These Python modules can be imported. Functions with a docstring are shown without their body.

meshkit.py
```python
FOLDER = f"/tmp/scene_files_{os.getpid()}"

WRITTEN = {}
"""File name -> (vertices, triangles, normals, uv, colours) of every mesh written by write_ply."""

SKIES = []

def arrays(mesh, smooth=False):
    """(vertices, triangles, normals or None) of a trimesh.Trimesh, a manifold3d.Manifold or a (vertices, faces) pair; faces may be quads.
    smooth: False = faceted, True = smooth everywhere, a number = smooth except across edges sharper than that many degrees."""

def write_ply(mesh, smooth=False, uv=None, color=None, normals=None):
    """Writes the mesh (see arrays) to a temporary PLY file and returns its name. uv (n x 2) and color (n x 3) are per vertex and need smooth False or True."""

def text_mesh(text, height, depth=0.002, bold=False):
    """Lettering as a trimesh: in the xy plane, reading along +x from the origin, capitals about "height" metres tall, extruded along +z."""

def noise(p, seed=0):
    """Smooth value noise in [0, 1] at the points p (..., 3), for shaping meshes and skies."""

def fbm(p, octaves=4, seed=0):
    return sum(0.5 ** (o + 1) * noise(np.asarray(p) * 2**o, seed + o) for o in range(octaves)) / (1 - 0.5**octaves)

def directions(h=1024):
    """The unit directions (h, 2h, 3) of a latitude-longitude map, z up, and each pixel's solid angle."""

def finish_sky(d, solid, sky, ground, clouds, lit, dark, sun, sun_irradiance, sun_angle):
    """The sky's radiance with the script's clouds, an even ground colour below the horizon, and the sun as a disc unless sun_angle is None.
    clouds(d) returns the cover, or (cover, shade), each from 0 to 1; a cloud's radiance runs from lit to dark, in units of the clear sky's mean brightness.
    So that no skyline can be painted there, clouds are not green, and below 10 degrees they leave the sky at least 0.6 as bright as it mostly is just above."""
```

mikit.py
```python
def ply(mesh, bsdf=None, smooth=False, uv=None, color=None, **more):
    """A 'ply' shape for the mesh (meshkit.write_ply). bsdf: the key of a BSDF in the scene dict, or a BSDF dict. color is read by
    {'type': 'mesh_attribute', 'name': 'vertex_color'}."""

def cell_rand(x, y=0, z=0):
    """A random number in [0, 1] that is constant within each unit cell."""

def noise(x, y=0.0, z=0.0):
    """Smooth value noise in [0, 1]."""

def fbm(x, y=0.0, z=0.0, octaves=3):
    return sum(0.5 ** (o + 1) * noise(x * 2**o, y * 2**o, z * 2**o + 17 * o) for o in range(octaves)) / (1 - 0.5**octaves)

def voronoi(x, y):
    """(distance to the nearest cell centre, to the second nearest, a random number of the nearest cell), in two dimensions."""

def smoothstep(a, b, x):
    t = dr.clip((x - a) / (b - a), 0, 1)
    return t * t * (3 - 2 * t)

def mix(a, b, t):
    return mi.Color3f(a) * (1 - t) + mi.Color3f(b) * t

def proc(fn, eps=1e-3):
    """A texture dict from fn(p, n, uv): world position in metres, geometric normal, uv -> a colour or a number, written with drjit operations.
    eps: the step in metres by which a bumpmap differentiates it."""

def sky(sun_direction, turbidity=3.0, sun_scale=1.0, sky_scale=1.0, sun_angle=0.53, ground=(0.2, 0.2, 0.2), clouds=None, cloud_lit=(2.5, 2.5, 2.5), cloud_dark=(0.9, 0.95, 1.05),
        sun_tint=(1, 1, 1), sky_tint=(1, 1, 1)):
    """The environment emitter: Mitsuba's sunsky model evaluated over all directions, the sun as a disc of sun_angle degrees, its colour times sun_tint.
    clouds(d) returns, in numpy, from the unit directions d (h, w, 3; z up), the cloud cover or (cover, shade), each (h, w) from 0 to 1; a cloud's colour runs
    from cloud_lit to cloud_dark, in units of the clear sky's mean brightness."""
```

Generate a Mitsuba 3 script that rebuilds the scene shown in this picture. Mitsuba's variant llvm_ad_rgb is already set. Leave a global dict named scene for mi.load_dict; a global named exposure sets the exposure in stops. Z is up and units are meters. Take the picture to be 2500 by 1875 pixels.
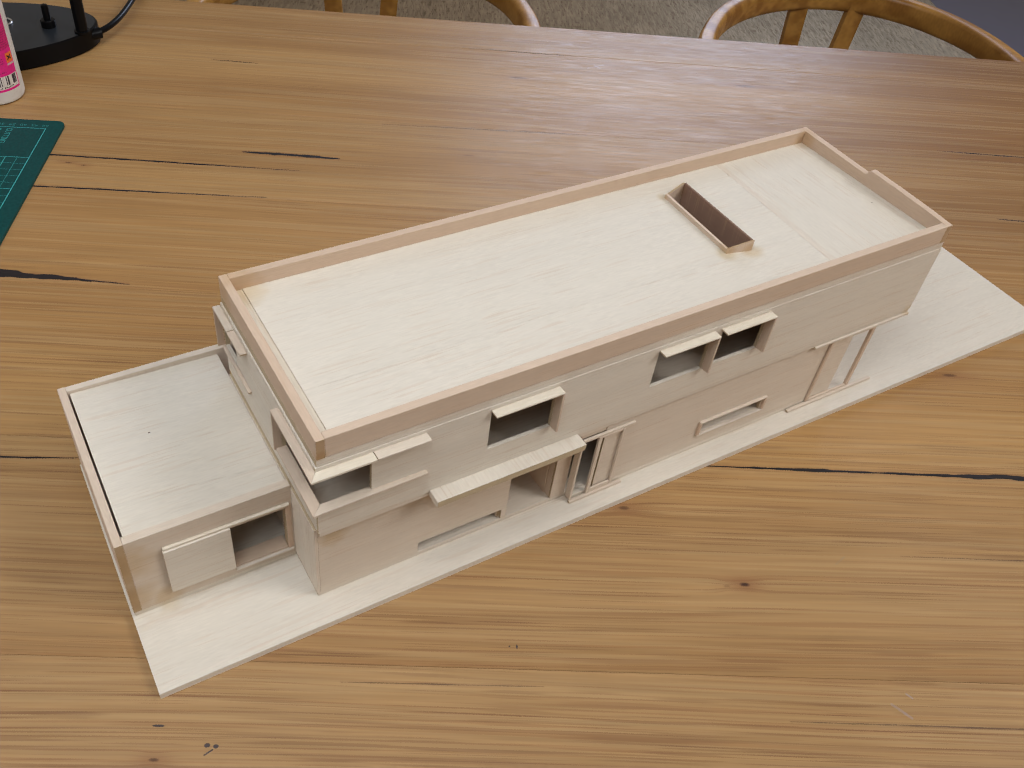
import math
import numpy as np
import drjit as dr
import mitsuba as mi
import trimesh
import shapely
from shapely.geometry import Polygon, box as sbox
import mikit, meshkit

T = mi.ScalarTransform4f
scene, labels = {"type": "scene"}, {}
RNG = np.random.default_rng(7)
MM = 0.001
BZ = 4.4                                   # thickness of the model's base sheet (mm); model z counts from its top

# ---------------------------------------------------------------- frames: world x runs along the model, (u, v) along and across the table
EU, EV = np.array([0.8765987, -0.4812222]), np.array([0.4812222, 0.8765987])


def W(u, v, z=0.0):
    """table coordinates (metres) -> world"""
    p = u * EU + v * EV
    return np.array([p[0], p[1], z])


# ---------------------------------------------------------------- camera, light, exposure
CAM = np.array([-0.00657424, -0.26041315, 0.45539715 + BZ * MM])
FWD, UP = np.array([0.39657043, 0.59312477, -0.70066747]), np.array([0.29651103, 0.63958146, 0.70923674])
scene["camera"] = {"type": "perspective", "to_world": T().look_at(origin=CAM.tolist(), target=(CAM + FWD).tolist(), up=UP.tolist()),
                   "fov": math.degrees(2 * math.atan(1250 / 2277.56)), "fov_axis": "x", "near_clip": 0.02, "far_clip": 60.0,
                   "principal_point_offset_x": 108.6 / 2500, "principal_point_offset_y": -21.47 / 1875}
exposure = 0.0


def rgb(*c):
    return {"type": "rgb", "value": list(c)}


def area_panel(name, centre, facing, w, h, radiance):
    c, f = np.array(centre, float), np.array(facing, float)
    scene[name] = {"type": "rectangle", "to_world": T().look_at(origin=c.tolist(), target=(c + f).tolist(), up=[0, 0, 1]) @ T().scale([w / 2, h / 2, 1]),
                   "bsdf": {"type": "diffuse", "reflectance": rgb(0.5, 0.5, 0.5)}, "emitter": {"type": "area", "radiance": rgb(*radiance)}}
    labels[name] = {"kind": "structure"}


scene["room_light"] = {"type": "constant", "radiance": rgb(0.205, 0.182, 0.160)}
area_panel("window_pane", W(1.00, 3.1, 1.15), W(-0.25, -0.9, -0.3), 1.25, 1.0, (4.7, 5.5, 7.2))
area_panel("window_pane_001", W(2.0, -0.30, 1.75), W(-0.72, 0.15, -0.63), 1.0, 0.9, (10.6, 10.5, 10.4))
area_panel("window_pane_002", W(-0.17, -0.30, 1.20), W(0.08, 0.16, -1.0), 0.95, 0.95, (4.4, 4.72, 5.05))  # unseen panel added overhead to light the roof, not a window

# ---------------------------------------------------------------- materials
noise, fbm, ss, mix = mikit.noise, mikit.fbm, mikit.smoothstep, mikit.mix
STAINS = [(.3865, .0585, .1247, .009), (.404, .0535, .1247, .010), (.5335, .1425, .128, .012), (.098, .0135, .1225, .005), (.0045, .0507, .045, .020),
          (.0035, .0507, .015, .018), (.4075, .1275, .1247, .008), (.389, .125, .1247, .006), (.104, .1425, .1247, .02), (.1645, .019, .0575, .011), (.105, .019, .052, .012), (.5385, .0135, .0615, .01), (.02, .0507, .008, .012)]


def balsa(p, n, uv):
    axis = dr.floor(uv.x + 1e-4)
    tint = dr.clip(uv.x - axis, 0, 1)
    s = uv.y * 17.3
    ax0, ax1 = axis < 0.5, axis < 1.5
    g = dr.select(ax0, p.x, dr.select(ax1, p.y, p.z))
    a = dr.select(ax0, p.y, dr.select(ax1, p.x, p.x)) + s
    b = dr.select(ax0, p.z, dr.select(ax1, p.z, p.y)) + s
    end = ss(0.8, 0.95, dr.abs(dr.select(ax0, n.x, dr.select(ax1, n.y, n.z))))
    wob = (noise(g * 25 + s, a * 40, b * 40) - .5) * .0012
    a2, b2 = a + wob, b + wob
    band = fbm(g * 3, a2 * 130, b2 * 130, 2)
    fuzz = noise(g * 260, a2 * 2300, b2 * 2300)
    soft = .35 + .65 * ss(.30, .70, noise(g * 7 + 3 * s, a2 * 230, b2 * 230))
    pore = ss(.66, .84, noise(g * 40 + s, a2 * 1000, b2 * 1000)) * soft
    pore2 = ss(.72, .86, noise(g * 22 + 9, a2 * 1300 + 4, b2 * 1300)) * soft
    base = mix((.612, .550, .460), (.530, .380, .268), ss(-.05, .88, tint))
    base = mix(base, (.620, .545, .435), ss(.075, .11, tint) * (1 - ss(.16, .19, tint)))
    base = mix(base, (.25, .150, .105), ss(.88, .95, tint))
    base = base * (0.97 + .07 * (band - .5) + .09 * (fuzz - .5))
    base = mix(base, (.46, .29, .17), dr.clip(pore * .19 + pore2 * .22, 0, .6) * (1 - end))
    base = mix(base, base * mi.Color3f(.74, .66, .52), end)
    st = mi.Float(0)
    for x, y, z, r in STAINS:
        q = mi.Point3f(x, y, z + BZ * MM)
        st = dr.maximum(st, 1 - ss(r * .25, r, dr.norm(p - q) * (0.75 + .5 * noise(p.x * 220, p.y * 220, p.z * 220))))
    base = mix(base, base * mi.Color3f(.80, .66, .42), st * .55)
    for x, y, z, r in DOTS:
        d = dr.sqrt(dr.square((p.x - x) * .6) + dr.square(p.y - y) + dr.square(p.z - z - BZ * MM))
        base = mix(base, (.12, .07, .05), 1 - ss(r * .6, r, d))
    return base


VEINS = [(-.045, .046, .5364, .5345, .0021, 0), (-.230, .012, .5112, .5098, .0011, 1), (-.230, -.010, .4596, .4638, .0009, 1), (-.26, -.096, .3440, .3355, .0044, 2),
         (-.21, -.075, .1550, .1603, .0008, 1), (.280, .900, .1760, .1790, .0009, 3), (.650, .770, .6238, .6203, .0008, 0), (.662, .705, .5015, .4988, .0008, 0),
         (.160, .300, .7868, .7845, .0005, 0), (.080, .285, .6036, .6083, .0005, 0), (-.105, -.055, .7150, .7143, .0006, 0), (.09, .20, .0125, .0132, .0003, 0),
         (.33, .56, -.0030, -.0042, .0004, 0), (.43, .62, .1080, .1085, .0003, 0)]
KNOTS = [(.3252, .0830, .0042, .0020, .9), (.2590, .1376, .0050, .0022, .6), (.2203, .7220, .013, .0030, .45), (.4750, .7402, .016, .0035, .40), (.0033, -.0314, .0035, .0013, .7),
         (.3140, .0815, .003, .0016, .25), (-.190, .500, .004, .0013, .6), (-.176, .497, .003, .0012, .6), (.165, .555, .008, .0015, .3), (.5290, .2790, .008, .0022, .6)]
INK = [(.0277, -.0235, .0016, .0013, 0.), (.0320, -.0239, .0015, .0012, 0.), (.0018, -.0140, .0034, .0007, 0.), (.1816, .0368, .0005, .0005, 0.),
       (.1857, .0366, .0005, .0016, 0.)]
# dried smears and painted pale glints on the table: from, to, half width, colour, strength
SMEARS_GLINTS = [(.0272, -.0285, .0306, -.0257, .0006, (.03, .025, .03), 1.2), (.3905, .0085, .3990, .0010, .0012, (.30, .33, .42), .3), (.4010, .0150, .4035, .0125, .0008, (.30, .33, .42), .35), (.3870, .1005, .3935, .1060, .0009, (.24, .20, .14), .4),
          (.300, .757, .318, .767, .0016, (.55, .56, .60), .3), (.308, .766, .314, .758, .0014, (.55, .56, .60), .3)]  # whitish glints in the sheen, painted into the wood colour
DOTS = [(.0391, .1224, .0597, .0005), (.5217, .0637, .1246, .0005), (.300, .013, .1262, .0005), (.418, .013, .1290, .0005)]


def table_uv(p):
    return p.x * float(EU[0]) + p.y * float(EU[1]), p.x * float(EV[0]) + p.y * float(EV[1])


def table_wood(p, n, uv):
    u, v = table_uv(p)
    s = uv.y * 3.1
    flow = (noise(u * 2.2 + s, v * 5) - .5) * .010 + (noise(u * 9 + s, v * 30) - .5) * .0016
    kd, kc = mi.Float(0), mi.Float(0)
    for ku, kv, ru, rv, w in KNOTS:
        d2 = dr.square((u - ku) / (ru * 2.6)) + dr.square((v - kv) / (rv * 2.6))
        flow = flow + (v - kv) * dr.exp(-d2) * .75
        kd = dr.maximum(kd, w * (1 - ss(.25, 1.0, dr.sqrt(dr.square((u - ku) / ru) + dr.square((v - kv) / rv)))))
        kc = dr.maximum(kc, w * dr.exp(-d2))
    y = v + flow
    board = uv.x
    wide = fbm(u * .8 + s, y * 18 + s, 0, 3)
    mid = fbm(u * 5, y * 340, 2, 2)
    fine = fbm(u * 16, y * 800, 4, 2)
    clus = fbm(u * 2.5 + 3, y * 28 + s, 1, 2)
    red = ss(.54, .70, fbm(u * 9 + s, y * 760 + 4, 1, 2)) * ss(.36, .60, clus)
    line = ss(.58, .86, noise(u * 12 + 7, y * 1000)) * ss(.34, .60, noise(u * 5, y * 75 + 3))
    line2 = ss(.60, .86, noise(u * 22, y * 1250 + 5)) * ss(.36, .56, noise(u * 3, y * 26 + 8))
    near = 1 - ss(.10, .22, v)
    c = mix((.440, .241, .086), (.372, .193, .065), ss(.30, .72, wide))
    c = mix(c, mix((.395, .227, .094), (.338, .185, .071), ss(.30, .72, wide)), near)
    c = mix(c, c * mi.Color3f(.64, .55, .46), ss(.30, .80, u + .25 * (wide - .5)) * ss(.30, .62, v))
    c = mix(c, (.47, .300, .140), ss(.48, .72, mid) * .3)
    c = c * (0.74 + .16 * board) * (.86 + .28 * fine)
    act = .45 + .55 * (1 - ss(.12, .50, v))
    c = mix(c, (.230, .098, .036), red * .32 * act)
    c = mix(c, (.140, .058, .022), dr.clip(line * .38 + line2 * .28, 0, .8) * act)
    c = mix(c, (.20, .075, .030), dr.clip(kc * .7, 0, 1))
    c = mix(c, (.035, .014, .009), dr.clip(kd, 0, 1))
    dark, halo = mi.Float(0), mi.Float(0)
    wv = (noise(u * 60, v * 60) - .5) * .0010 + (noise(u * 260, v * 200) - .5) * .0007
    rag = .55 + .9 * noise(u * 130, v * 300)
    for u0, u1, v0, v1, hw, kind in VEINS:
        t = (u - u0) / (u1 - u0)
        vc = v0 + (v1 - v0) * t
        if kind == 2:
            prof = 1 - ss(.30, 1.0, t) * .93
            vc = vc + .0020 * ss(.35, .0, t)
        elif kind == 3:
            prof = .85 + .8 * ss(.13, .20, t) - .9 * ss(.20, .26, t) + 1.3 * ss(.26, .40, t)
        elif kind == 1:
            prof = 1.0 - .75 * ss(.5, 1.0, t)
        else:
            prof = dr.sqrt(dr.clip(4 * t * (1 - t), 0, 1))
        inside = ss(0, .004, t) * (1 - ss(.985, 1.0, t))
        h = hw * prof * rag
        soft = .00035
        halo = dr.maximum(halo, inside * (1 - ss(h * .7, h + .0022, dr.abs(v - vc))) * min(1, hw * 500))
        dark = dr.maximum(dark, inside * (1 - ss(h - soft, h + soft, dr.abs(v - vc + wv * (.45 if kind == 3 else min(1, hw * 700))))) * (1 if hw > .00055 else .62))
    c = mix(c, (.20, .085, .035), halo * .5)
    c = mix(c, (.014, .010, .010), dark)
    for iu, iv, ru, rv, rot in INK:
        d = dr.sqrt(dr.square(((u - iu) + (v - iv) * -rot) / ru) + dr.square(((v - iv) + (u - iu) * -rot) / rv))
        c = mix(c, (.03, .025, .03), (1 - ss(.7, 1.1, d)) * .9)
    for u0, v0, u1, v1, hw, col, k in SMEARS_GLINTS:
        t = dr.clip(((u - u0) * (u1 - u0) + (v - v0) * (v1 - v0)) / ((u1 - u0) ** 2 + (v1 - v0) ** 2), 0, 1)
        d = dr.sqrt(dr.square(u - u0 - t * (u1 - u0)) + dr.square(v - v0 - t * (v1 - v0)))
        c = mix(c, col, (1 - ss(hw * .3, hw, d)) * k * (.4 + .6 * noise(u * 500, v * 500)))
    return c


def table_rough(p, n, uv):
    u, v = table_uv(p)
    return .33 + .14 * noise(u * 60, v * 700) + .10 * fbm(u * 6, v * 8, 3, 2)


def table_bump(p, n, uv):
    u, v = table_uv(p)
    return noise(u * 45, v * 900) * .00005 + noise(u * 5, v * 24) * .0002


def chair_wood(p, n, uv):
    w = fbm(p.x * 18 + p.y * 18, p.z * 60, p.x * 60, 2)
    f = noise(p.x * 90 + p.y * 60, p.z * 300, p.y * 500)
    return mix((.35, .168, .036), (.23, .098, .018), ss(.3, .7, w)) * (.88 + .24 * f)


def rug_weave(p, n, uv):
    u, v = table_uv(p)
    j = (noise(u * 60, v * 14) - .5) * .010
    thr = noise((u + j) * 230, v * 34)
    thr2 = noise((u + j) * 320 + 3, v * 60)
    fleck = ss(.62, .88, noise((u + j) * 300 + 9, v * 60 + 5))
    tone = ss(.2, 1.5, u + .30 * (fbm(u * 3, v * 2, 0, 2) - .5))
    base = mix((.25, .178, .108), (.43, .365, .278), tone)  # brown to pale grey along u: window brightness put into the rug colour
    c = base * (.70 + .36 * thr + .24 * thr2) * (.82 + .36 * fbm(u * 5, v * 4, 7, 2))
    return mix(c, c * mi.Color3f(.40, .33, .28), fleck * .42)


def rug_bump(p, n, uv):
    u, v = table_uv(p)
    return .002 * noise(u * 150, v * 26)


MAT_O, MAT_A = np.array([-.2102, .5648]), math.radians(1.3)
MS = np.array([-math.cos(MAT_A), -math.sin(MAT_A)])       # along the far edge, away from the corner in view (u, v)
MW = np.array([math.sin(MAT_A), -math.cos(MAT_A)])        # towards the viewer


def mat_print(p, n, uv):
    u, v = table_uv(p)
    du, dv = u - float(MAT_O[0]), v - float(MAT_O[1])
    s, w = du * float(MS[0]) + dv * float(MS[1]), du * float(MW[0]) + dv * float(MW[1])
    inside = ss(.0137, .0140, s) * (1 - ss(.4360, .4363, s)) * ss(.0145, .0148, w) * (1 - ss(.2860, .2863, w))

    def line(x, h):
        return 1 - ss(h * .5, h * .5 + .00018, dr.abs(x))
    border = dr.maximum(line(s - .0140, .0007), line(w - .0148, .0007)) * ss(.0136, .0138, s) * ss(.0144, .0146, w) * (1 - ss(.286, .2865, w))
    gs, gw = (s - .0140) / .01, (w - .0652) / .01
    fs, fw = gs - dr.floor(gs + .5), gw - dr.floor(gw + .5)
    g = dr.maximum(line(fs * .01, .00030), line(fw * .01, .00030)) * .55
    gs5, gw5 = gs / 5, gw / 5
    h1, h5 = line((gs / 2 - dr.floor(gs / 2 + .5)) * .02, .0005), line((gw5 - dr.floor(gw5 + .5)) * .05, .0006)
    grid = dr.maximum(g, dr.maximum(h1, h5) * .9) * inside * ss(.0648, .0650, w)
    ink = dr.maximum(border, grid)
    c = mi.Color3f(.004, .050, .046) * (.9 + .2 * noise(u * 700, v * 700))
    return mix(c, (.05, .33, .32), ink)


BOTTLE = np.array([.041, .677])
BR = .0262


def bottle_label(p, n, uv):
    """flat print of the label: a = arc length (m) from the side facing the viewer's right, z = height"""
    dx, dy = p.x - float(BOTTLE[0]), p.y - float(BOTTLE[1])
    a = dr.atan2(dy, dx) * BR + .0165          # a = 0 on the label's right edge, negative to the left
    z = p.z

    def rect(a0, a1, z0, z1, e=.00012):
        return ss(a0 - e, a0 + e, a) * (1 - ss(a1 - e, a1 + e, a)) * ss(z0 - e, z0 + e, z) * (1 - ss(z1 - e, z1 + e, z))
    pink = mi.Color3f(.66, .015, .19)
    c = pink * (.93 + .14 * noise(a * 900, z * 900))
    c = mix(c, (.45, .012, .10), ss(.0505, .0512, z) * (1 - ss(.0795, .08, z)) * .55)
    rowf = z / .0021
    row = rowf - dr.floor(rowf)
    txt = ss(.25, .35, row) * (1 - ss(.68, .78, row)) * ss(.35, .55, noise(a * 1300, dr.floor(rowf) * 7.3)) * ss(.18, .22, noise(a * 260, dr.floor(rowf) * 3.7))
    c = mix(c, (.22, .01, .06), txt * rect(-.030, -.0010, .0505, .0795) * .75)
    c = mix(c, (.20, .01, .07), txt * rect(-.030, -.0125, .0385, .0470) * .85)
    c = mix(c, (.20, .01, .07), txt * rect(-.030, -.0110, .0295, .0318) * .7)
    c = mix(c, (.75, .15, .03), rect(-.0087, -.0008, .0380, .0470))
    sx, sz = a + .00475, z - .0425
    cross = dr.minimum(dr.abs(sx * .8 - sz), dr.abs(sx * .8 + sz))
    c = mix(c, (.02, .01, .01), (1 - ss(.0007, .0010, cross)) * rect(-.0072, -.0024, .0398, .0452))
    c = mix(c, (.55, .45, .40), rect(-.0087, -.0010, .0356, .0374) * (.55 + .45 * noise(a * 2500, z * 1200)))
    c = mix(c, (.62, .55, .50), rect(-.030, -.0012, .0150, .0272))
    bars = ss(.47, .53, noise(a * 1150 + 3, 2.7)) * rect(-.030, -.0028, .0180, .0268, .0001)
    c = mix(c, (.04, .03, .04), bars)
    digits = ss(.42, .55, noise(a * 1800, z * 1100)) * rect(-.030, -.004, .0155, .0172)
    c = mix(c, (.10, .07, .07), digits)
    wob = a + .0176 + .0022 * dr.sin((z - .056) * 230)
    stroke = (1 - ss(.0012, .0015, dr.abs(wob))) * rect(-.03, -.006, .0520, .0680)
    loop = 1 - ss(.0010, .0014, dr.abs(dr.sqrt(dr.square(a + .0178) + dr.square(z - .0535) * 1.0) - .0013))
    c = mix(c, (.70, .55, .50), dr.maximum(stroke, loop))
    return c


def two(b):
    return {"type": "twosided", "bsdf": b}


scene["m_balsa"] = two({"type": "principled", "base_color": mikit.proc(balsa), "roughness": .62, "specular": .28})
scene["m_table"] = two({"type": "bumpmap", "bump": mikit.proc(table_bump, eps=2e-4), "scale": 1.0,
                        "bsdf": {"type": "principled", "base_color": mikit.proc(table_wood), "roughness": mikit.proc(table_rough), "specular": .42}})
scene["m_chair"] = two({"type": "principled", "base_color": mikit.proc(chair_wood), "roughness": .38, "specular": .40})
scene["m_cord_seat"] = two({"type": "diffuse", "reflectance": rgb(.42, .33, .2)})
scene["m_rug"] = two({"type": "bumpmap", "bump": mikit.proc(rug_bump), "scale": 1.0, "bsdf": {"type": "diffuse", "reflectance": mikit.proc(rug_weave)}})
scene["m_floor"] = two({"type": "principled", "base_color": rgb(.125, .123, .180), "roughness": .35, "specular": .5})
scene["m_mat"] = two({"type": "principled", "base_color": mikit.proc(mat_print), "roughness": .55, "specular": .15})
scene["m_mat_ink"] = two({"type": "diffuse", "reflectance": rgb(.05, .30, .29)})
scene["m_mat_ink_dim"] = two({"type": "diffuse", "reflectance": rgb(.045, .235, .225)})
scene["m_mat_core"] = two({"type": "diffuse", "reflectance": rgb(.012, .016, .018)})
scene["m_bottle"] = two({"type": "principled", "base_color": rgb(.56, .52, .47), "roughness": .38, "specular": .5})
scene["m_label"] = two({"type": "principled", "base_color": mikit.proc(bottle_label), "roughness": .35, "specular": .4})
scene["m_cap"] = two({"type": "principled", "base_color": rgb(.6, .05, .12), "roughness": .35})
scene["m_black"] = two({"type": "principled", "base_color": rgb(.003, .003, .0035), "roughness": .30, "specular": .14})
scene["m_black_top"] = two({"type": "principled", "base_color": rgb(.012, .015, .019), "roughness": .34, "specular": .6})
scene["m_chrome"] = two({"type": "roughconductor", "alpha": .08, "material": "Al"})


# ---------------------------------------------------------------- builders
def numbered(key):
    if key not in scene and not any(k.startswith(key + "__") for k in scene):
        return key
    i = 1
    while f"{key}_{i:03d}" in scene or any(k.startswith(f"{key}_{i:03d}__") for k in scene):
        i += 1
    return f"{key}_{i:03d}"


def put(key, mesh, bsdf, smooth=False, uv=None, label=None):
    key = numbered(key)
    if uv is not None:
        uv = np.tile(np.array(uv, float), (len(mesh.vertices), 1))
    scene[key] = mikit.ply(mesh, bsdf, smooth=smooth, uv=uv)
    if label:
        labels[key] = {"label": label}
    return key


def cuboid(x0, x1, y0, y1, z0, z1, jit=.08):
    m = trimesh.creation.box(extents=(1, 1, 1))
    v = m.vertices + .5
    v = np.array([x0, y0, z0]) + v * np.array([x1 - x0, y1 - y0, z1 - z0])
    small = min(x1 - x0, y1 - y0, z1 - z0)
    m.vertices = v + RNG.uniform(-1, 1, v.shape) * min(jit, small * .05)
    return m


def chamfered(x0, x1, y0, y1, z0, z1, c=.25):
    """box whose edges are slightly rubbed off (hull of three slabs)"""
    pts = []
    for dx, dy, dz in ((0, c, c), (c, 0, c), (c, c, 0)):
        for x in (x0 + dx, x1 - dx):
            for y in (y0 + dy, y1 - dy):
                for z in (z0 + dz, z1 - dz):
                    pts.append((x, y, z))
    m = trimesh.Trimesh(np.array(pts)).convex_hull
    return m


def extrude(poly, h):
    return trimesh.creation.extrude_polygon(poly, h, engine="earcut")


def to_world(m):
    m = m.copy()
    m.vertices = (np.asarray(m.vertices) + np.array([0, 0, BZ])) * MM
    return m


HM = "house_model"
labels[HM] = {"label": "pale balsa wood architectural model of a long two storey flat roofed house on the table", "category": "model house"}


def part(name, mesh, axis=0, tint=.1, label=None):
    """a glued balsa piece: grain along axis 0, 1 or 2; tint from cream (0) to pinkish tan (1)"""
    return put(f"{HM}__{name}", to_world(mesh), "m_balsa", uv=(axis + min(.98, max(.01, tint)), RNG.uniform(0, 1)), label=label)


def bx(name, x0, x1, y0, y1, z0, z1, axis=0, tint=.1, label=None, c=.2):
    small = min(x1 - x0, y1 - y0, z1 - z0)
    return part(name, chamfered(x0, x1, y0, y1, z0, z1, min(c, small * .2)), axis, tint, label)


def upright_x(poly, y0, y1):
    """poly in (x, z), extruded in y from y0 to y1"""
    m = extrude(poly, y1 - y0)
    v = np.asarray(m.vertices)
    m.vertices = np.stack([v[:, 0], y1 - v[:, 2], v[:, 1]], 1)
    return m


def upright_y(poly, x0, x1):
    """poly in (y, z), extruded in x"""
    m = extrude(poly, x1 - x0)
    v = np.asarray(m.vertices)
    m.vertices = np.stack([x0 + v[:, 2], v[:, 0], v[:, 1]], 1)
    return m


def flat(poly, z0, z1):
    m = extrude(poly, z1 - z0)
    m.apply_translation([0, 0, z0])
    return m


# ---------------------------------------------------------------- floor, rug, table
def uvbox(u0, u1, v0, v1, z0, z1, c=0.0):
    m = chamfered(u0, u1, v0, v1, z0, z1, c) if c else trimesh.creation.box(bounds=[(u0, v0, z0), (u1, v1, z1)])
    v = np.asarray(m.vertices)
    m.vertices = np.concatenate([v[:, :1] * EU + v[:, 1:2] * EV, v[:, 2:]], 1)
    return m


scene["floor"] = mikit.ply(uvbox(-8, 10, -6, 12, -.80, -.745), "m_floor")
labels["floor"] = {"kind": "structure"}
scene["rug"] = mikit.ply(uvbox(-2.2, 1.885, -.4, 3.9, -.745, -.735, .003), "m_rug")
labels["rug"] = {"label": "grey brown flecked woven rug on the floor under the chairs", "category": "rug"}

labels["dining_table"] = {"label": "honey coloured hardwood dining table with black gum veins carrying the model house", "category": "table"}
JOINTS = [.858, .7845, .6085, .4625, .3300, .1765, .0230, -.120]
for i in range(len(JOINTS) - 1):
    b = uvbox(-.95, 1.55, JOINTS[i + 1] + .00008, JOINTS[i] - .00008, -.034, 0, .0009 if i == 0 else .00012)
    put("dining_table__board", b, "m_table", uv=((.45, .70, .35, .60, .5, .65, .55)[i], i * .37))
for u in (-.85, 1.45):
    for v in (-.04, .78):
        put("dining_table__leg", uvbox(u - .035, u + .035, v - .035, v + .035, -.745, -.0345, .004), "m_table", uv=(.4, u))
for v in (-.04, .78):
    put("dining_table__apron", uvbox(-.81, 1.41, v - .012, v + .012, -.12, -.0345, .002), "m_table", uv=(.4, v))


# ---------------------------------------------------------------- the model: base sheet and low wing
base = part("base_plate", flat(Polygon([(0, .4), (360, .2), (721.4, -1.9), (728.4, 171.4), (.7, 171.4)]), -BZ, 0), 0, .04)
bx("wing_floor_slab", 1.8, 94.6, 50.9, 170.8, .02, 3.4, 0, .06)
wing_front = Polygon([(6.0, 3.4), (94.2, 3.4), (94.2, 62.7), (6.0, 62.7)], [[(59.2, 9.2), (90.3, 9.2), (90.3, 45.2), (59.2, 45.2)]])
part("wing_front_wall", upright_x(wing_front, 50.7, 55.7), 0, .36)
bx("wing_side_wall", 1.5, 5.9, 50.6, 174.5, 3.4, 62.8, 1, .50)
bx("wing_back_wall", 6.0, 100.5, 170.2, 174.5, 3.4, 62.6, 0, .32)
for poly in ([(7.2, 79.9), (94.2, 71.9), (94.2, 170.1), (7.2, 170.1)], [(7.2, 55.8), (94.2, 55.8), (94.2, 71.85), (7.2, 79.85)]):
    roof = flat(Polygon(poly), 57.0, 60.2)
    rv = np.asarray(roof.vertices).copy()
    rv[:, 2] += np.interp(rv[:, 0], [7.9, 94.2], [.2, -1.6])
    roof.vertices = rv
    part("wing_roof", roof, 0, .02)
bx("wing_window__top_rail", 23.4, 92.4, 48.7, 50.68, 48.7, 50.0, 0, .15)
bx("wing_window__shutter", 23.0, 58.7, 47.6, 49.6, 13.0, 48.6, 0, .06, "sliding shutter panel pushed to the left of its opening")
bx("wing_window__bottom_rail", 58.9, 93.2, 48.9, 50.68, 8.0, 9.4, 0, .2)
bx("wing_window__jamb", 90.4, 93.2, 50.0, 55.0, 9.4, 48.6, 2, .75)
bx("wing_window__sill", 59.0, 90.3, 50.9, 60.0, 9.2, 10.2, 0, .7)

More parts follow.
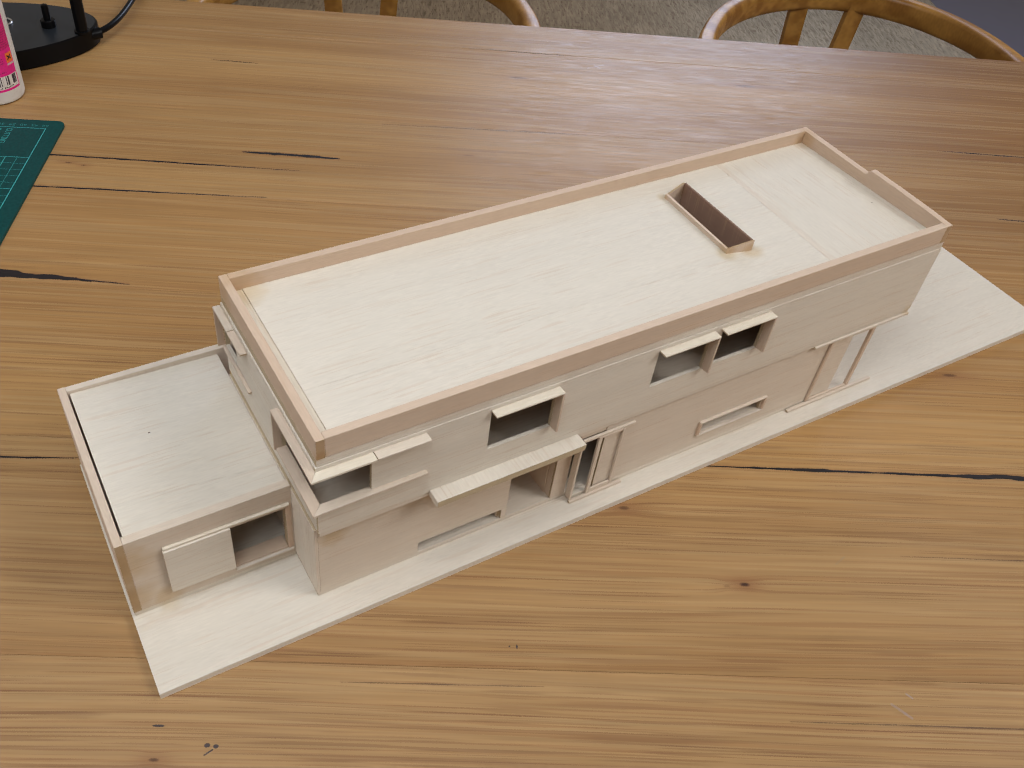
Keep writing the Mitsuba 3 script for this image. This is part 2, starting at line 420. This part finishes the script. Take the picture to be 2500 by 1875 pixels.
# ground floor
bx("floor_slab", 94.8, 489.0, 18.9, 147.5, .02, 3.2, 0, .22)
bx("floor_slab", 262.2, 489.0, 14.7, 18.88, .02, 3.2, 0, .18)
bx("ground_side_wall", 94.3, 96.3, 18.6, 148.0, 3.25, 60.75, 2, .20)
gw = Polygon([(96.35, 3.2), (157.1, 3.2), (157.1, 12.6), (213.8, 12.2), (213.8, 3.2), (217.3, 3.2), (217.3, 60.75), (96.35, 60.75)])
part("ground_front_wall", upright_x(gw, 18.6, 20.8), 0, .28)
ew = upright_y(Polygon([(20.0, 3.2), (66, 3.2), (66, 60.75), (20.0, 60.75)]), 249.9, 251.9)
part("entry_side_wall", ew, 1, .45)
bx("entry_door", 249.0, 249.85, 24.5, 41, 3.3, 52, 2, .55)
bx("entry_back_wall", 205.0, 251.9, 66.1, 68.1, 3.25, 60.75, 0, .4)
bx("entry_side_wall", 212.0, 214.0, 20.85, 66.0, 3.25, 60.75, 1, .4)
bx("entry_pier", 249.9, 260.9, 18.5, 19.95, 3.25, 60.75, 0, .38)
# glazed sliding door left of the long wall
for x0, x1 in ((260.95, 262.7), (273.7, 276.4), (291.8, 294.0)):
    bx("sliding_door__post", x0, x1, 12.8, 14.6 if x0 > 270 else 17.6, 2.0, 54.0, 2, .35)
bx("sliding_door__lintel", 261.0, 279.5, 14.9, 16.8, 56.2, 60.75, 0, .40)
bx("sliding_door__top_rail", 262.4, 300.6, 12.9, 14.7, 54.1, 56.0, 0, .3)
bx("sliding_door__track", 260.6, 301.0, 11.4, 13.6, .03, 1.9, 0, .4)
bx("sliding_door__bottom_rail", 276.5, 291.7, 12.9, 14.2, 2.0, 5.4, 0, .35)
bx("sliding_door__upper_rail", 276.5, 291.7, 12.9, 14.2, 52.2, 54.0, 0, .35)
lw = Polygon([(279.6, 3.2), (489.0, 3.2), (489.0, 58.9), (279.6, 58.9)], [[(363.6, 15.8), (416.8, 14.6), (416.8, 24.6), (363.6, 25.8)]])
part("ground_front_wall", upright_x(lw, 14.8, 16.8), 0, .28)
bx("ground_end_wall", 487.0, 489.0, 16.85, 147.9, 3.25, 60.75, 1, .35)
bx("ground_back_wall", 96.4, 487.0, 146.0, 148.0, 3.25, 60.75, 0, .35)
# slot window: four strips making a shallow box
bx("slot_window__head", 361.0, 420.0, 13.0, 20.5, 25.6, 26.9, 0, .35)
bx("slot_window__sill", 361.0, 420.0, 13.0, 20.5, 13.7, 14.9, 0, .25)
bx("slot_window__jamb", 361.0, 363.0, 13.1, 20.5, 14.95, 25.55, 2, .7)
bx("slot_window__jamb", 418.2, 420.0, 13.1, 20.5, 14.95, 25.55, 2, .7)
# free standing door frame at the carport
bx("carport_door__post", 465.9, 468.1, 13.2, 14.75, 2.0, 59.6, 2, .60)
bx("carport_door__post", 505.8, 508.9, 13.2, 15.4, 2.0, 57.2, 2, .60)
bx("carport_door__head", 468.2, 508.9, 13.1, 14.7, 57.3, 59.2, 0, .35)
bx("carport_door__bottom_rail", 468.2, 505.7, 13.2, 14.7, 2.0, 3.6, 0, .45)
bx("carport_door__track", 447.6, 531.0, 11.4, 13.9, .03, 1.9, 0, .35)
bx("carport_door__top_track", 447.6, 538.0, 11.9, 13.45, 59.7, 61.6, 0, .22)

# upper floor
bx("upper_floor_slab", 95.5, 538.1, 13.5, 148.4, 60.8, 64.4, 0, .20)
fw = Polygon([(94.9, 64.5), (538.2, 64.5), (538.2, 115.6), (94.9, 115.6)],
             [[(192.6, 82.4), (233.4, 82.4), (233.4, 111.9), (192.6, 111.9)], [(302.6, 84.0), (342.0, 84.0), (342.0, 111.9), (302.6, 111.9)], [(350.2, 84.2), (385.9, 84.2), (385.9, 111.9), (350.2, 111.9)]])
fw = fw.difference(sbox(90, 84.3, 124.4, 112))
part("upper_front_wall", upright_x(fw, 13.0, 15.2), 0, .06)
sw = Polygon([(15.25, 64.5), (148.4, 64.5), (148.4, 115.6), (15.25, 115.6)]).difference(sbox(10, 84.3, 59.6, 112)).difference(sbox(127.5, 84.0, 148, 111.5))
part("upper_side_wall", upright_y(sw, 94.9, 97.1), 1, .06)
bx("upper_back_wall", 97.2, 536.0, 146.4, 148.4, 64.45, 115.6, 0, .3)
bx("upper_end_wall", 536.1, 538.15, 15.25, 148.4, 64.45, 115.6, 1, .3)
# window boxes on the front: hood above, fin at the right
for x0, x1, zb, fx in ((192.2, 234.8, 82.2, 233.6), (302.6, 343.5, 84.0, 342.2), (348.3, 387.4, 84.2, 386.1)):
    w = numbered(f"{HM}__upper_window")[len(HM) + 2:]
    bx(f"{w}__hood", x0, x1, 7.2, 12.98, 112.05, 113.2, 0, .10)
    fin = upright_y(Polygon([(12.98, zb), (12.98, 112.0), (7.3, 112.0), (7.3, zb + .6)]), fx, fx + 1.1)
    part(f"{w}__fin", fin, 2, .55)
# corner window wrapping round the left end
part("corner_window__hood", flat(Polygon([(90.5, 7.4), (124.9, 7.4), (124.9, 12.95), (94.85, 12.95)]), 112.05, 113.2), 0, .12)
part("corner_window__hood", flat(Polygon([(125.3, 7.3), (154.6, 7.3), (154.6, 12.95), (125.3, 12.95)]), 112.35, 113.5), 0, .25)
part("corner_window__hood", flat(Polygon([(90.4, 7.5), (94.8, 13.05), (94.8, 60.6), (90.4, 60.6)]), 112.05, 113.2), 1, .45)
part("corner_window__sill", flat(Polygon([(91.4, 9.4), (155.5, 10.1), (155.5, 12.95), (124.3, 12.95), (124.3, 15.3), (97.3, 15.3)]), 83.6, 85.0), 0, .35)
part("corner_window__sill", flat(Polygon([(91.3, 9.5), (97.2, 15.4), (97.2, 59.5), (91.3, 59.5)]), 83.6, 85.0), 1, .5)
bx("corner_window__fin", 90.4, 94.85, 59.6, 60.6, 83.6, 112.0, 2, .55)
# window box on the left end wall
bx("side_window__hood", 90.6, 94.85, 126.7, 150.0, 111.6, 112.8, 1, .30)
bx("side_window__hood", 90.6, 94.85, 105.8, 126.4, 111.4, 112.6, 1, .45)
bx("side_window__fin", 90.6, 94.85, 148.9, 150.0, 83.6, 111.5, 2, .8)
bx("side_window__sill", 92.8, 94.85, 105.4, 148.8, 82.6, 83.9, 1, .45)
# entry canopy
bx("entry_canopy", 158.7, 255.4, 3.6, 12.95, 61.2, 66.1, 1, .065, "thick canopy slab over the entry with its grain running across")

# roof: sheets, strips and rim
SKY = [(386.3, 58.4), (403.8, 54.6), (407.4, 127.2), (389.4, 124.2)]
hole = Polygon([(386.9, 59.0), (403.3, 55.7), (406.8, 126.5), (389.9, 123.7)])
bx_under = Polygon([(95.8, 13.5), (538.2, 13.5), (538.2, 148.6), (95.8, 148.6)]).difference(hole)
part("roof_base_sheet", flat(bx_under, 115.7, 120.45), 0, .22)
part("roof_sheet", flat(Polygon([(106.6, 55.1), (445.6, 53.9), (450.4, 143.7), (107.0, 143.7)]).difference(hole), 120.5, 124.7), 0, .0, "large pale roof sheet with a narrow skylight cut through it")
part("roof_sheet", flat(Polygon([(106.6, 18.45), (443.6, 18.45), (445.55, 53.84), (106.6, 55.04)]), 120.5, 124.69), 0, .02)
part("roof_strip", flat(Polygon([(443.8, 18.45), (448.9, 18.45), (455.2, 143.7), (450.6, 143.7)]), 120.5, 124.65), 1, .22)
part("roof_sheet", flat(Polygon([(449.05, 18.45), (533.3, 18.45), (533.3, 143.7), (455.35, 143.7)]), 120.5, 124.55), 1, .05)
part("roof_strip", flat(Polygon([(100.8, 18.45), (106.4, 18.45), (106.8, 143.7), (100.8, 143.7)]), 120.5, 124.3), 1, .13)
bx("parapet", 95.8, 100.5, 13.4, 148.6, 120.5, 133.7, 1, .70, "pinkish left rim strip of the main roof")
bx("parapet", 100.6, 533.3, 13.5, 18.4, 120.5, 133.7, 0, .62)
bx("parapet", 100.6, 533.3, 143.8, 148.6, 120.5, 133.7, 0, .72)
rp = Polygon([(13.5, 120.5), (13.5, 133.5), (30, 134.6), (59, 135.7), (80.3, 136.2), (81.9, 135.9), (82.9, 134.6), (83.6, 132.7), (84.6, 131.9), (114, 132.7), (148.6, 133.7), (148.6, 120.5)])
part("parapet", upright_y(rp, 533.4, 538.2), 1, .72, "right rim strip of the main roof with a step in its top edge")
# skylight curb with a sloping top
zr = 124.72


def wall_quad(a, b, th, z0, za, zb, inward):
    a, b = np.array(a, float), np.array(b, float)
    d = (b - a) / np.linalg.norm(b - a)
    n = np.array([-d[1], d[0]]) * inward * th
    pts = []
    for q, zt in ((a, za), (b, zb)):
        for o in (q, q + n):
            pts += [(o[0], o[1], z0), (o[0], o[1], zt)]
    return trimesh.Trimesh(np.array(pts)).convex_hull


part("skylight__curb", wall_quad(SKY[0], SKY[3], 1.7, zr, zr + 3.1, zr + 3.1, -1), 1, .55)
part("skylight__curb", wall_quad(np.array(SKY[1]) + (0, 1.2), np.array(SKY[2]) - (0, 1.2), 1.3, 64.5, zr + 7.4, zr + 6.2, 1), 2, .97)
part("skylight__curb", wall_quad(np.array(SKY[0]) - (0, .1), SKY[1], 1.3, zr, zr + 3.2, zr + 7.5, 1), 2, .60)
part("skylight__curb", wall_quad(np.array(SKY[3]) + (1.75, 0), np.array(SKY[2]) - (1.4, 0), 1.3, 64.5, zr + 3.1, zr + 6.2, -1), 2, .60)
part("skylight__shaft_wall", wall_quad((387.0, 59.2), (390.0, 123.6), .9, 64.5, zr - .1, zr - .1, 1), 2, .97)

part("skylight__shaft_wall", wall_quad((387.2, 59.3), (402.6, 56.3), .9, 64.5, zr - .1, zr - .1, 1), 2, .7)

# ---------------------------------------------------------------- cutting mat
labels["cutting_mat"] = {"label": "dark green cutting mat with ruled grid and edge numbers, below the glue bottle", "category": "cutting mat"}


def mat_xy(s, w):
    q = MAT_O + s * MS + w * MW
    return q[0] * EU + q[1] * EV


outline = Polygon([(.0, .0), (.45, 0), (.45, .30), (0, .30)]).buffer(-.007).buffer(.007, quad_segs=10)
mm = extrude(outline, .0026)
v = np.asarray(mm.vertices).copy()
mm.vertices = np.array([[*mat_xy(a, b), z + .0003] for a, b, z in v])
mm.fix_normals()
put("cutting_mat__sheet", mm, "m_mat")


def mat_text(text, s, w, h, turn, bsdf, squeeze=1.0):
    """flat lettering printed on the mat; centred at (s, w); turn in degrees from reading towards -s"""
    t = meshkit.text_mesh(text, h, depth=.00004)
    q = np.asarray(t.vertices).copy()
    q[:, 0] *= squeeze
    q[:, :2] -= (q[:, :2].min(0) + q[:, :2].max(0)) / 2
    a = math.radians(turn)
    r = q[:, :2] @ np.array([[math.cos(a), math.sin(a)], [-math.sin(a), math.cos(a)]])
    t.vertices = np.array([[*mat_xy(s - x, w - y), z + .00295] for (x, y), z in zip(r, q[:, 2])])
    t.fix_normals()
    put("cutting_mat__lettering", t, bsdf)


for i, num in enumerate(range(42, 33, -1)):
    mat_text(str(num), .0155 + .0098 * i, .0102, .0032, 180, "m_mat_ink_dim", 1.15)
mat_text("CUTTING", .0445, .0302, .0050, -90, "m_mat_ink", .80)
mat_text("MAT", .0570, .0330, .0105, -90, "m_mat_ink", .95)
mat_text("A3", .0470, .0490, .0040, -90, "m_mat_ink", 1.0)


# ---------------------------------------------------------------- glue bottle
def revolve(profile, centre, sections=72):
    m = trimesh.creation.revolve(np.array(profile), sections=sections)
    m.apply_translation([centre[0], centre[1], 0])
    return m


labels["glue_bottle"] = {"label": "translucent white plastic glue bottle with a bright pink label at the upper left corner", "category": "glue bottle"}
R = .0262
put("glue_bottle__body", revolve([(0, .0003), (R - .003, .0003), (R - .0008, .0012), (R, .0035), (R, .112), (R - .002, .119), (R - .009, .127), (.010, .131), (.0095, .140), (0, .140)], BOTTLE), "m_bottle", smooth=35)
lab = []
a0, a1 = -.0165 / BR, -.0165 / BR - 2.45
ang = np.linspace(a1, a0, 90)
zs = np.linspace(.0128, .0835, 40)
g = np.array([[BOTTLE[0] + (R + .00016) * math.cos(t), BOTTLE[1] + (R + .00016) * math.sin(t), z] for z in zs for t in ang])
idx = np.arange(len(g)).reshape(len(zs), len(ang))
f = np.concatenate([np.stack([idx[:-1, :-1], idx[:-1, 1:], idx[1:, 1:]], -1).reshape(-1, 3), np.stack([idx[:-1, :-1], idx[1:, 1:], idx[1:, :-1]], -1).reshape(-1, 3)])
put("glue_bottle__label", trimesh.Trimesh(g, f, process=False), "m_label", smooth=True)
put("glue_bottle__cap", revolve([(0, .1405), (.012, .1405), (.012, .152), (.006, .158), (.0025, .176), (0, .177)], BOTTLE, 40), "m_cap", smooth=35)

# ---------------------------------------------------------------- desk lamp
labels["desk_lamp"] = {"label": "black desk lamp with an oval base, round pole and toggle switch behind the glue bottle", "category": "desk lamp"}
LC, LA, LB, LT = np.array([-.3824, .6885]), .1660, .0704, .348


def lamp_xy(a, b):
    q = LC + np.array([math.cos(LT) * a - math.sin(LT) * b, math.sin(LT) * a + math.cos(LT) * b])
    return q[0] * EU + q[1] * EV


th = np.linspace(0, 2 * math.pi, 160, endpoint=False)
rings = []
for k, z in ((.985, .0004), (1.0, .0018), (1.0, .0180), (.996, .0195), (.985, .0201)):
    rings.append(np.array([[*lamp_xy(LA * math.cos(t) * k, LB * math.sin(t) * k), z] for t in th]))
vv = np.concatenate(rings + [np.array([[*lamp_xy(0, 0), .0004]])])
n = len(th)
ff = []
for r in range(len(rings) - 1):
    for i in range(n):
        j = (i + 1) % n
        ff += [(r * n + i, r * n + j, (r + 1) * n + j), (r * n + i, (r + 1) * n + j, (r + 1) * n + i)]
c0 = len(vv) - 1
ff += [(c0, (i + 1) % n, i) for i in range(n)]
put("desk_lamp__base", trimesh.Trimesh(vv, ff, process=False), "m_black", smooth=30)
top = Polygon([(LA * math.cos(t) * .985, LB * math.sin(t) * .985) for t in th])
tm = extrude(top, .0004)
tm.vertices = np.array([[*lamp_xy(a, b), z + .0199] for a, b, z in np.asarray(tm.vertices)])
tm.fix_normals()
put("desk_lamp__base_top", tm, "m_black_top")


def post(u, v, prof, bsdf, key, sections=40):
    p = W(u, v)
    put(key, revolve(prof, p, sections), bsdf, smooth=35)


post(-.2330, .7150, [(0, .0203), (.0078, .0203), (.0078, .0225), (.0060, .0228), (.0060, .46), (0, .46)], "m_black", "desk_lamp__pole")
post(-.2690, .7230, [(0, .0203), (.0073, .0203), (.0073, .0265), (.0066, .0276), (.0036, .0278), (.0036, .0400), (.0028, .0425), (0, .0430)], "m_black", "desk_lamp__switch")
rg = trimesh.creation.torus(.0098, .0012, major_sections=60, minor_sections=12)
rg.apply_translation([*W(-.3165, .7225)[:2], .0212])
put("desk_lamp__ring", rg, "m_chrome", smooth=True)


def tube(points, r, sections=14, sub=12):
    from scipy.interpolate import CubicSpline
    pts = np.array(points, float)
    k = np.arange(len(pts))
    q = CubicSpline(k, pts)(np.linspace(0, len(pts) - 1, (len(pts) - 1) * sub + 1))
    tan = np.gradient(q, axis=0)
    tan /= np.linalg.norm(tan, axis=1, keepdims=True)
    up = np.array([0, 0, 1.0])
    vs, fs = [], []
    for i, (c, t) in enumerate(zip(q, tan)):
        s = np.cross(t, up)
        s /= max(1e-9, np.linalg.norm(s))
        w = np.cross(s, t)
        for a in np.linspace(0, 2 * math.pi, sections, endpoint=False):
            vs.append(c + r * (math.cos(a) * s + math.sin(a) * w))
    for i in range(len(q) - 1):
        for j in range(sections):
            a, b = i * sections + j, i * sections + (j + 1) % sections
            fs += [(a, b, b + sections), (a, b + sections, a + sections)]
    return trimesh.Trimesh(np.array(vs), fs, process=False)


put("desk_lamp__cord", tube([W(-.2330, .7240, .013), W(-.2215, .7360, .0130), W(-.2135, .7560, .0135), W(-.2095, .7820, .014), W(-.2085, .8100, .014), W(-.2080, .845, .0105), W(-.2075, .872, -.006), W(-.207, .882, -.05), W(-.206, .885, -.2), W(-.19, .90, -.55)], .0031), "m_black", smooth=True)
put("desk_lamp__strain_relief", tube([W(-.2360, .7220, .012), W(-.2270, .7280, .0125), W(-.2210, .7325, .0130)], .0058, sub=6), "m_black", smooth=35)


# ---------------------------------------------------------------- chairs
def chair(key, label, pts, prongs, seat_c, seat_w, zt):
    """pts: outer outline of the bent top rail in table coordinates; prongs: (u, v) of the two back prongs"""
    from scipy.interpolate import CubicSpline
    labels[key] = {"label": label, "category": "chair", "group": "bentwood dining chairs at the far side of the table"}
    pts = np.array(pts, float)
    d = np.r_[0, np.cumsum(np.linalg.norm(np.diff(pts, axis=0), axis=1))]
    sp = CubicSpline(d, pts)
    t = np.linspace(0, d[-1], 90)
    q, tan = sp(t), sp(t, 1)
    tan /= np.linalg.norm(tan, axis=1, keepdims=True)
    nrm = np.stack([tan[:, 1], -tan[:, 0]], 1)
    mid = pts.mean(0)
    nrm *= np.sign(((mid - q) * nrm).sum(1))[:, None]
    vs, fs, prof_n = [], [], 16
    for i in range(len(q)):
        e = abs(t[i] / d[-1] - .5) * 2                    # 0 at the back, 1 at the arm ends
        th_ = .0205 + .006 * max(0, e - .45)
        hh = .032 - .010 * max(0, e - .4)
        for a in np.linspace(0, 2 * math.pi, prof_n, endpoint=False):
            ca, sa = math.cos(a), math.sin(a)
            x = .5 + .5 * np.sign(ca) * abs(ca) ** .55
            z = np.sign(sa) * abs(sa) ** .55 * .5
            o = q[i] + nrm[i] * th_ * (1 - x)
            vs.append([*(o[0] * EU + o[1] * EV), zt - hh / 2 + z * hh])
    m = len(q)
    for i in range(m - 1):
        for j in range(prof_n):
            a, b = i * prof_n + j, i * prof_n + (j + 1) % prof_n
            fs += [(a, b, b + prof_n), (a, b + prof_n, a + prof_n)]
    fs += [(0, j + 1, j) for j in range(1, prof_n - 1)] + [((m - 1) * prof_n, (m - 1) * prof_n + j, (m - 1) * prof_n + j + 1) for j in range(1, prof_n - 1)]
    rail = trimesh.Trimesh(np.array(vs), fs, process=False)
    rail.fix_normals()
    put(f"{key}__top_rail", rail, "m_chair", smooth=40)
    jn = (np.array(prongs[0]) + np.array(prongs[1])) / 2
    for top_, low in zip(prongs, (jn + (-.028, .004), jn + (.028, .004))):
        def bar(a, b, za, zb, w, th__):
            a, b = np.array(a), np.array(b)
            p = []
            for c_, z_ in ((a, za), (b, zb)):
                for su in (-w / 2, w / 2):
                    for sv in (-th__ / 2, th__ / 2):
                        p.append([*((c_[0] + su) * EU + (c_[1] + sv) * EV), z_])
            return trimesh.Trimesh(np.array(p)).convex_hull
        put(f"{key}__back_prong", bar(top_, low, zt - .016, -.245, .0235, .012), "m_chair")
    put(f"{key}__back_stem", bar(jn + (0, .004), jn + (0, -.004), -.2455, -.292, .080, .012), "m_chair")
    sc = np.array(seat_c)
    seat = Polygon([(-.5 * seat_w, .215), (.5 * seat_w, .215), (.42 * seat_w, -.20), (-.42 * seat_w, -.20)]).buffer(.012)
    sm = extrude(seat, .03)
    sv = np.asarray(sm.vertices)
    sm.vertices = np.array([[*((sc[0] + a) * EU + (sc[1] - b) * EV), z - .325] for a, b, z in sv])
    sm.fix_normals()
    put(f"{key}__seat", sm, "m_cord_seat")
    for su in (-1, 1):
        for sv_, ztop in ((-1, -.326), (1, -.326)):
            top_p = sc + np.array([su * seat_w * .44, .19 * -sv_ if sv_ < 0 else -.185])
            put(f"{key}__leg", tube([W(*top_p, ztop), W(*(top_p + (su * .01, 0)), (ztop - .735) / 2), W(*(top_p + (su * .015, 0)), -.735)], .015), "m_chair", smooth=35)


RAIL = [(.436, .760), (.441, .820), (.449, .875), (.462, .912), (.486, .962), (.525, 1.012), (.590, 1.060), (.665, 1.082), (.735, 1.074), (.790, 1.043), (.828, 1.000), (.852, .950), (.864, .905), (.870, .850), (.870, .760)]
chair("dining_chair", "honey brown bentwood chair at upper right showing its whole curved rail and two prongs", RAIL, [(.634, 1.066), (.716, 1.066)], (.655, .90), .42, -.004)
off = np.array([-.6115, .010])
chair("dining_chair_001", "honey brown bentwood chair at top centre, cut off, a pale glint on its arm", [tuple(np.array(p) + off) for p in RAIL], [(-.016, 1.076), (.069, 1.076)], (.043, .91), .42, -.004)
